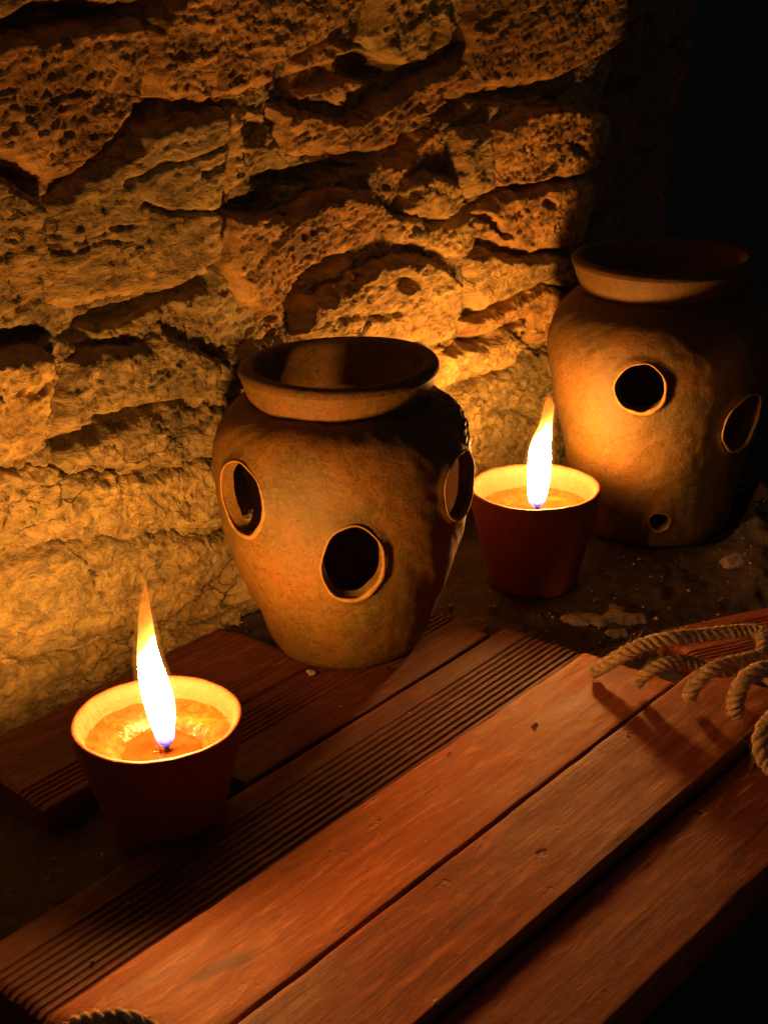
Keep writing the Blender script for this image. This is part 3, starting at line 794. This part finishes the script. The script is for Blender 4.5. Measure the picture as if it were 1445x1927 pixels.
        for i in range(m):
            for j in range(mm): F.append((i*mm+j, i*mm+(j+1) % mm, ((i+1) % m)*mm+(j+1) % mm, ((i+1) % m)*mm+j))
        mesh_obj("hole_edge", V, F, M_RING, root)
    # rim
    rp = []
    rimP = rimprof
    n = 160
    V, F = lathe(rimP, n, .006, seed)
    V = [(x, y, z+.0012*math.sin(2*math.atan2(y, x)+seed)*min(1, max(0, (z-rimP[0][1])/.02))) for x, y, z in V]
    last = len(rimP)-1
    for i in range(n): F.append((last*n+i, last*n+(i+1) % n, (i+1) % n, i))
    mesh_obj("rim", V, F, mat, root, autosharp=60)
    return root
def rim_profile(rn, zn, rt, zt, tw):
    """outside neck crease -> flaring collar -> rounded lip -> down the inside"""
    p = [(rn-.004, zn-.006), (rn-.001, zn-.002), (rn+.0015, zn), (rn+.004, zn+.0015)]
    for q in (.25, .5, .75, .92): p.append((rn+.004+(rt-rn-.004)*(q**.8), zn+.0015+(zt-.0056-zn)*q))
    for a in (-10, 20, 50, 80, 110, 140, 170): p.append((rt-.0056+.0056*math.cos(math.radians(a)), zt-.0056+.0056*math.sin(math.radians(a))))
    p += [(rt-tw-.003, zt-.009), (rt-tw-.005, zt-.016), (rn-tw+.001, zn+.004), (rn-tw-.001, zn-.006)]
    return p
P1 = [(r_*.972, z_) for r_, z_ in [(.050,0),(.0555,.0015),(.0585,.006),(.0625,.016),(.0685,.032),(.0760,.050),(.0835,.070),(.0895,.092),(.0930,.115),(.0945,.136),(.0935,.156),(.0895,.171),(.0830,.1815),(.0745,.1880),(.0650,.1915),(.0600,.1925)]]
pot("clay_pot", (-.029, .931, .0185), P1, .0075,
    [(-47,.139,.0235,.0026),(4.5,.100,.0212,.0030,1.36),(63,.137,.0225,.0032),(124,.098,.021,.003),(-115,.098,.021,.003),(188,.139,.0225,.003)], M_POT,
    "front ochre clay pot with three visible round holes standing on the boards", rim_profile(.0585,.189,.0700,.2165,.0085), 1)
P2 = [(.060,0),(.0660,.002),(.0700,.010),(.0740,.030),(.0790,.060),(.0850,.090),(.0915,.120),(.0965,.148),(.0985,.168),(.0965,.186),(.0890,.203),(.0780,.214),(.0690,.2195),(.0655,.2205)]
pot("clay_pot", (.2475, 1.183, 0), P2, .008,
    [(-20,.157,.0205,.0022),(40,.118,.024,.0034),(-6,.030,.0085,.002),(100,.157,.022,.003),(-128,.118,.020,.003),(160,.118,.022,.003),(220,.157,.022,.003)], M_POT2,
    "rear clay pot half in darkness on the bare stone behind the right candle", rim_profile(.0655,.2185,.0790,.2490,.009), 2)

# ------------------------------------------------------------------ candles
def flame(root, loc, spine, mat_core, mat_mantle):
    """spine: (height, offset_x, offset_y, half width)"""
    def skin(scale, add, lo, hi):
        hs = [p[0] for p in spine]; n = 28; m = 46; V = []; F = []
        for j in range(m):
            h = lo+(hi-lo)*(.5-.5*math.cos(math.pi*j/(m-1)))
            hc = min(max(h, hs[0]), hs[-1])
            ox = np.interp(hc, hs, [p[1] for p in spine]); oy = np.interp(hc, hs, [p[2] for p in spine]); w = np.interp(hc, hs, [p[3] for p in spine])
            w = w*scale+add*math.sin(math.pi*j/(m-1))
            w = max(w, .0001)
            for i in range(n):
                a = 2*math.pi*i/n
                wr = w*(1+.05*math.sin(3*a+h*70))
                V.append((ox+wr*math.cos(a), oy+.82*wr*math.sin(a), h))
        for j in range(m-1):
            for i in range(n):
                k = (i+1) % n; F.append((j*n+i, j*n+k, (j+1)*n+k, (j+1)*n+i))
        F.append(tuple(range(n-1, -1, -1))); F.append(tuple((m-1)*n+i for i in range(n)))
        return V, F
    V, F = skin(1, 0, spine[0][0], spine[-1][0])
    f = mesh_obj("flame", V, F, mat_core, root); f.location = loc
    V, F = skin(1.12, .0022, spine[0][0]+.012, spine[-1][0]+.003)
    mn = mesh_obj("flame_mantle", V, F, mat_mantle, f)
    return f
def candle(loc, rim, base, h, wax_prof, wick_xy, spine, label, seed, group="clay cup candles"):
    root = empty("cup_candle", loc)
    tag(root, label, "candle", group)
    t = .0042
    pr = [(.002,0),(base-.002,0),(base,.002)]
    for q in np.linspace(.08, .80, 8): pr.append((base+(rim*.965-base)*q/.8, h*q))
    pr += [(rim*.975,h*.84),(rim*.985,h*.90),(rim*.992,h-.0025),(rim,h-.0012),(rim-.0006,h-.0002),(rim-.0018,h),(rim-.0030,h-.0003),(rim-.0038,h-.0018)]
    for q in (.95,.9,.8,.6,.4,.2,.08): pr.append((base+(rim-base)*q-t-.0004, h*q))
    pr.append((.002, h*.08))
    V, F = lathe(pr, 160, .0035, seed)
    V = [(x, y, z+.0003*math.sin(5*math.atan2(y,x)+seed)+.0001*math.sin(17*math.atan2(y,x)+seed)) for x, y, z in V]
    mesh_obj("cup", V, F, M_CUP, root, autosharp=60)
    # wax surface
    wp_ = [(r, h+z) for r, z in wax_prof]
    n = 128; V = []; F = []
    for j, (r, z) in enumerate(wp_):
        for i in range(n):
            a = 2*math.pi*i/n
            zz = z + (.0009*float(gnoise(np.array(r*math.cos(a)*160+seed), np.array(r*math.sin(a)*160), 700+seed)) if r > .022 else 0)
            rr = r*(1+.03*math.sin(3*a+seed)+.02*math.sin(5*a)) if .012 < r < .036 else r
            V.append((rr*math.cos(a), rr*math.sin(a), zz))
    for j in range(len(wp_)-1):
        for i in range(n):
            k = (i+1) % n; F.append((j*n+i, j*n+k, (j+1)*n+k, (j+1)*n+i))
    F.append(tuple(range((len(wp_)-1)*n, len(wp_)*n)))
    b0 = len(V); V += [(V[i][0]*.45, V[i][1]*.45, h*.14) for i in range(n)]
    for i in range(n): F.append((b0+i, b0+(i+1) % n, (i+1) % n, i))
    F.append(tuple(b0+n-1-i for i in range(n)))
    wax = mesh_obj("wax", V, F, M_WAX, root, autosharp=70)
    # liquid pool
    zr = wp_[-1][1]+.0016; n = 96
    rp = [.0, .008, .015, .021, .0238]
    V, F = lathe([(max(r, .0005), zr) for r in rp], n, .02, seed); F.append(tuple(range(n)))
    mesh_obj("wax_pool", V, F, M_POOL, wax)
    # wick
    V = []; F = []; m = 10; nn = 10
    for j in range(m):
        q = j/(m-1); w_ = .0013+(.0022*sstep(.5, .85, np.array(q)))*(1-.5*sstep(.9, 1., np.array(q)))
        for i in range(nn):
            a = 2*math.pi*i/nn
            V.append((wick_xy[0]+.0008*math.sin(q*3)+w_*math.cos(a)*(1+.2*math.sin(5*a+j)), wick_xy[1]+w_*math.sin(a), zr-.004+q*.0125))
    for j in range(m-1):
        for i in range(nn):
            k = (i+1) % nn; F.append((j*nn+i, j*nn+k, (j+1)*nn+k, (j+1)*nn+i))
    F.append(tuple((m-1)*nn+i for i in range(nn)))
    mesh_obj("wick", V, F, M_WICK, wax)
    flame(root, (wick_xy[0], wick_xy[1], zr+.0048), spine, M_FLAME, M_MANTLE)
    return root
sp1 = [(0,0,0,.0034),(.004,0,0,.0058),(.010,-.0003,0,.0064),(.022,-.0004,-.0025,.0080),(.034,-.0008,-.0045,.0089),(.046,-.0016,-.006,.0085),(.058,-.0028,-.0065,.0070),(.068,-.0036,-.0065,.0057),(.078,-.0034,-.006,.0046),(.088,-.0034,-.0055,.0038),(.099,-.0026,-.005,.0022),(.109,-.0014,-.0045,.0004)]
sp2 = [(0,0,0,.0036),(.004,.0002,0,.0068),(.010,.0004,0,.0078),(.022,.0010,0,.0090),(.034,.0014,0,.0093),(.046,.0018,0,.0090),(.054,.0026,0,.0080),(.062,.0042,0,.0070),(.070,.0062,0,.0052),(.078,.0076,0,.0046),(.086,.0086,0,.0042),(.093,.0082,0,.0022),(.097,.0072,0,.0004)]
wax1 = [(.0455,-.0100),(.0440,-.0120),(.0410,-.0135),(.0360,-.0150),(.0315,-.0165),(.0280,-.0185),(.0262,-.0215),(.0240,-.0235),(.0180,-.0245),(.0100,-.0250),(.003,-.0250)]
wax2 = [(.0480,-.0150),(.0465,-.0180),(.0430,-.0195),(.0380,-.0202),(.0330,-.0208),(.0290,-.0214),(.0265,-.0224),(.0240,-.0232),(.0180,-.0238),(.0100,-.0240),(.003,-.0240)]
candle((-.1375,.7110,0), .0505, .030, .083, wax1, (.0035,-.0005), sp1, "nearest burning candle in a clay cup, left of the front pot", 1)
candle((.1245,1.0570,0), .0535, .036, .087, wax2, (.0015,-.001), sp2, "farther burning candle in a clay cup, between the two pots", 2)

# ------------------------------------------------------------------ rope
def catmull(pts, step=.0011):
    P = np.array(pts, float); P = np.vstack([2*P[0]-P[1], P, 2*P[-1]-P[-2]]); out = []
    for i in range(1, len(P)-2):
        p0, p1, p2, p3 = P[i-1:i+3]; n = max(4, int(np.linalg.norm(p2-p1)/step))
        for k in range(n):
            t = k/n
            out.append(.5*((2*p1)+(-p0+p2)*t+(2*p0-5*p1+4*p2-p3)*t*t+(-p0+3*p1-3*p2+p3)*t**3))
    out.append(P[-2]); return np.array(out)
def rope_strands(pts, R, pitch, seed, nstr=3):
    C_ = catmull(pts); _q = np.arange(len(C_))*.0011
    C_ = C_+.0016*np.stack([fbm(_q*45, _q*0+seed+c_*9.1, 850, 3) for c_ in range(3)], -1)
    T_ = np.gradient(C_, axis=0); T_ /= np.linalg.norm(T_, axis=1)[:, None]
    L = np.concatenate([[0], np.cumsum(np.linalg.norm(np.diff(C_, axis=0), axis=1))])
    nrm = np.zeros_like(C_); v = np.cross(T_[0], [0, 0, 1.]); v /= np.linalg.norm(v); nrm[0] = v
    for i in range(1, len(C_)):
        v = nrm[i-1]-T_[i]*(nrm[i-1]@T_[i]); nrm[i] = v/np.linalg.norm(v)
    bn = np.cross(T_, nrm)
    R = R*.90; rr = R*.38; rs_ = R*.66; meshes = []
    m = 12
    rg = random.Random(seed)
    for k in range(nstr):
        ph = 2*math.pi*(L/pitch+k/nstr+.35*fbm(L*25, L*0+seed, 860, 2))+.25*fbm(L*90, L*0+k*3, 870, 2)
        jit = 1+.16*fbm(L*180, L*0+seed+k, 800+seed, 3)
        c = C_+rr*(np.cos(ph)[:, None]*nrm+np.sin(ph)[:, None]*bn)
        V = []; F = []
        for i in range(len(c)):
            tp = min(1, .45+L[i]/.006, .45+(L[-1]-L[i])/.006)
            for j in range(m):
                a = 2*math.pi*j/m
                w = rs_*jit[i]*tp*(1+.07*math.sin(a*5+L[i]*2500)+.05*math.sin(a*3-L[i]*1400+k))
                V.append(tuple(c[i]+w*(math.cos(a)*nrm[i]+math.sin(a)*bn[i])))
        for i in range(len(c)-1):
            for j in range(m):
                q = (j+1) % m; F.append((i*m+j, i*m+q, (i+1)*m+q, (i+1)*m+j))
        F.append(tuple(range(m-1, -1, -1))); F.append(tuple((len(c)-1)*m+j for j in range(m)))
        meshes.append((V, F))
    # loose fibres
    V = []; F = []
    for q in range(int(L[-1]*6500)):
        i = rg.randrange(2, len(C_)-2); a = rg.uniform(0, 2*math.pi)
        d = math.cos(a)*nrm[i]+math.sin(a)*bn[i]; p = C_[i]+d*R*.85
        tz = T_[i]*rg.choice((-1, 1)); ln = rg.uniform(.002, .0065) if rg.random() < .86 else rg.uniform(.008, .014); up = rg.uniform(.15, .8)
        w = rg.uniform(.00009, .00016); side = np.cross(d, tz); b = len(V)
        for s_ in range(5):
            f_ = s_/4; c = p+tz*ln*f_+d*ln*up*f_**1.5+side*ln*.3*math.sin(f_*2+a)
            ww = w*(1-.6*f_)
            for e in ((1, 0), (-.5, .87), (-.5, -.87)): V.append(tuple(c+ww*(e[0]*d+e[1]*side)))
        for s_ in range(4):
            for e in range(3):
                e2 = (e+1) % 3; F.append((b+s_*3+e, b+s_*3+e2, b+s_*3+3+e2, b+s_*3+3+e))
    return meshes, (V, F)
def rope(name, label, loops, org):
    root = empty(name, org); tag(root, label, "rope")
    for li, (pts, R) in enumerate(loops):
        W = [np.array(at(px, py, z))-np.array(org) for px, py, z in pts]
        ms, fb = rope_strands(W, R, R*3.0, li*7+int(abs(org[0])*100))
        lp = None
        for k, (V, F) in enumerate(ms):
            if k == 0: lp = mesh_obj("rope_loop", V, F, M_JUTE, root)
            else: mesh_obj("strand", V, F, M_JUTE, lp)
        f = mesh_obj("loose_fibres", fb[0], fb[1], M_JUTE, lp, smooth=False); f["kind"] = "stuff"
    return root
rorg = tuple(at(1300, 1290, .0285))
rope("jute_rope", "bundle of frayed brown jute rope loops on the board ends at the right edge", [
  ([(1108,1266,.0335),(1140,1250,.042),(1190,1222,.055),(1245,1203,.062),(1310,1198,.060),(1385,1189,.060),(1424,1190,.060),(1438,1212,.058),(1434,1246,.054),(1450,1276,.050),(1500,1290,.045),(1560,1290,.040)], .0056),
  ([(1196,1292,.0335),(1212,1270,.044),(1250,1250,.052),(1300,1248,.050),(1345,1262,.044),(1395,1262,.042),(1440,1262,.044),(1510,1268,.042),(1560,1275,.038)], .0050),
  ([(1294,1316,.0335),(1304,1292,.046),(1335,1264,.056),(1385,1246,.058),(1430,1240,.056),(1490,1250,.050),(1560,1262,.044)], .0056),
  ([(1386,1350,.0335),(1384,1318,.048),(1396,1284,.060),(1428,1262,.064),(1470,1262,.060),(1530,1275,.052),(1580,1290,.044)], .0062),
  ([(1580,1310,.044),(1520,1318,.052),(1460,1345,.058),(1434,1378,.054),(1432,1410,.044),(1452,1446,.034),(1490,1470,.033)], .0060),
  ([(1560,1240,.036),(1600,1290,.05),(1590,1350,.036),(1540,1330,.034),(1545,1270,.05),(1600,1250,.036)], .0065),
], rorg)
rorg2 = tuple(at(205, 1960, .0285))
rope("jute_rope", "single arch of jute rope at the bottom edge near the left corner", [
  ([(60,2030,.034),(95,1985,.044),(125,1948,.054),(165,1926,.060),(210,1919,.062),(250,1924,.060),(286,1944,.053),(330,1985,.042),(380,2030,.034)], .0056)], rorg2)

# ------------------------------------------------------------------ spilled wax and crumbs
def blob(name, outline, z, hgt, mat, label, group=None, seed=0):
    """low mound over a px outline"""
    P = np.array([at(px, py, z)[:2] for px, py in outline]); c = P.mean(0)
    lo = P.min(0)-.006; hi = P.max(0)+.006
    xs = np.arange(lo[0], hi[0], .0012); ys = np.arange(lo[1], hi[1], .0012); X_, Y_ = np.meshgrid(xs, ys)
    wx = X_+.004*fbm(X_*90, Y_*90, 900+seed, 3); wy = Y_+.004*fbm(X_*90+7, Y_*90, 910+seed, 3)
    d = poly_sdf(wx, wy, P)
    Z_ = np.where(d > 0, hgt*(1-np.exp(-d/.0022))*(1+.5*fbm(X_*180, Y_*180, 920+seed, 3)), d*1.5)
    Pp = np.stack([X_-c[0], Y_-c[1], Z_], -1)
    o = grid_obj(name, Pp, mat, None, mask=(d > -.0035)); o.location = (c[0], c[1], z)
    return tag(o, label, "wax", group)
blob("wax_spill", [(1055,1160),(1090,1152),(1130,1156),(1150,1138),(1166,1140),(1176,1152),(1216,1156),(1214,1164),(1170,1166),(1130,1172),(1080,1172)], .0028, .0022, M_SPILL, "long pale splash of hardened wax on the dark stone between candle and rope", seed=1)
blob("wax_spill", [(1140,1184),(1180,1182),(1182,1190),(1142,1192)], .0024, .0012, M_SPILL, "thin short wax streak just below the long pale splash", seed=2)
blob("wax_spill", [(1358,1050),(1390,1042),(1426,1048),(1424,1056),(1390,1062),(1362,1060)], .007, .003, M_SPILL, "pale wax smear on the rough stone right of the rear pot", seed=3)
def crumb_mesh(seed):
    r = random.Random(seed); V = []; F = []
    nlat, nlon = 5, 7
    for j in range(nlat):
        ph = math.pi*(j/(nlat-1)-.5)
        for i in range(nlon):
            a = 2*math.pi*i/nlon; q = r.uniform(.65, 1.2)
            V.append((q*math.cos(ph)*math.cos(a), .75*q*math.cos(ph)*math.sin(a), .6*q*math.sin(ph)+.45))
    for j in range(nlat-1):
        for i in range(nlon):
            k = (i+1) % nlon; F.append((j*nlon+i, j*nlon+k, (j+1)*nlon+k, (j+1)*nlon+i))
    me = bpy.data.meshes.new("crumb"); me.from_pydata(V, [], F); me.update(); me.materials.append(M_CRUMB); return me
CM = [crumb_mesh(s_) for s_ in range(4)]
def crumb(px, py, z, size, label, group=None):
    o = link(bpy.data.objects.new("crumb", CM[rnd.randrange(4)])); p = at(px, py, z); o.location = tuple(p)
    o.scale = (size,)*3; o.rotation_euler = (0, 0, rnd.uniform(0, 6)); tag(o, label, "crumb", group)
crumb(585, 1270, .018, .0040, "pale mortar crumb at the foot of the front pot")
crumb(1005, 1366, .0285, .0026, "small chip of wood on the smooth board below the grooves")
crumb(1295, 1113, .003, .0022, "tiny bright speck on the dark stone right of the far candle")
crumb(195, 1612, .003, .0026, "pale crumb on the dark stone in front of the left candle")
crumb(822, 1888, .0285, .0020, "tiny pale grain near the bottom of the front board's edge gap")
crumb(92, 1733, .004, .0026, "pale stone crumb beside the grooved board's left corner")
for (px, py, z, sz) in ((770,1343,.018,.0012),(950,1245,.018,.0013),(905,1246,.018,.0012),(1180,1380,.029,.0013),(640,1330,.018,.0010),(845,1418,.0285,.0013),(240,1700,.019,.0013),(1290,1655,.0275,.0013),(1165,1545,.0275,.0012),(520,1650,.019,.001),(175,1810,.019,.0014),(600,1420,.018,.001)):
    crumb(px, py, z, sz, "speck-sized crumb of grit on the wooden boards", "grit on the boards")

# fine grit swept against the boards and over the open stone: nobody could count it
def surf_h(x, y):
    s_, t_ = xy2st(x, y); i = min(max(int(round((s_+.15)/.0032)), 0), Hh.shape[1]-1); j = min(max(int(round((t_+.86)/.0032)), 0), k-1)
    return float(Hh[j, i])
gr = random.Random(5); V = []; F = []
def grain(x, y, z, r):
    b = len(V)
    for (a, c, d) in ((1,0,0),(-.8,.3,0),(0,1,0),(.1,-.9,0),(0,0,.8),(0,0,-.5)):
        V.append((x+r*a*gr.uniform(.6,1.3)+r*.2, y+r*c*gr.uniform(.6,1.3), z+r*d*gr.uniform(.6,1.2)+r*.3))
    for f_ in ((0,2,4),(2,1,4),(1,3,4),(3,0,4),(2,0,5),(1,2,5),(3,1,5),(0,3,5)): F.append(tuple(b+q for q in f_))
for q in range(1500):
    z_ = gr.random()
    if z_ < .45: s_, t_ = gr.uniform(.80, 1.2), gr.uniform(-.62, -.30)
    elif z_ < .6: s_, t_ = gr.gauss(.785, .012), gr.uniform(-.64, -.46)
    elif z_ < .8: s_, t_ = gr.uniform(.0, .40), gr.uniform(-.74, -.55)
    else: s_, t_ = gr.uniform(.05, 1.), -.742+abs(gr.gauss(0, .012))
    if .27 < s_ < .79 and -.5475 < t_: continue
    if .39 < s_ < .65 and t_ > -.725 and t_ < -.62: continue
    x, y = st2xy(s_, t_)
    if min(math.hypot(x+.1375, y-.711)-.034, math.hypot(x-.1245, y-1.057)-.040, math.hypot(x-.2475, y-1.183)-.072) < 0: continue
    if x > .20 and abs((y-.926)-(x-.204)*.374+.04) < .05: continue
    grain(x, y, surf_h(x, y), abs(gr.gauss(0, .0007))+.0004)
g = mesh_obj("grit", V, F, M_CRUMB, None, smooth=False)
tag(g, "fine grit and mortar dust scattered over the dark stone", "grit", kind="stuff")
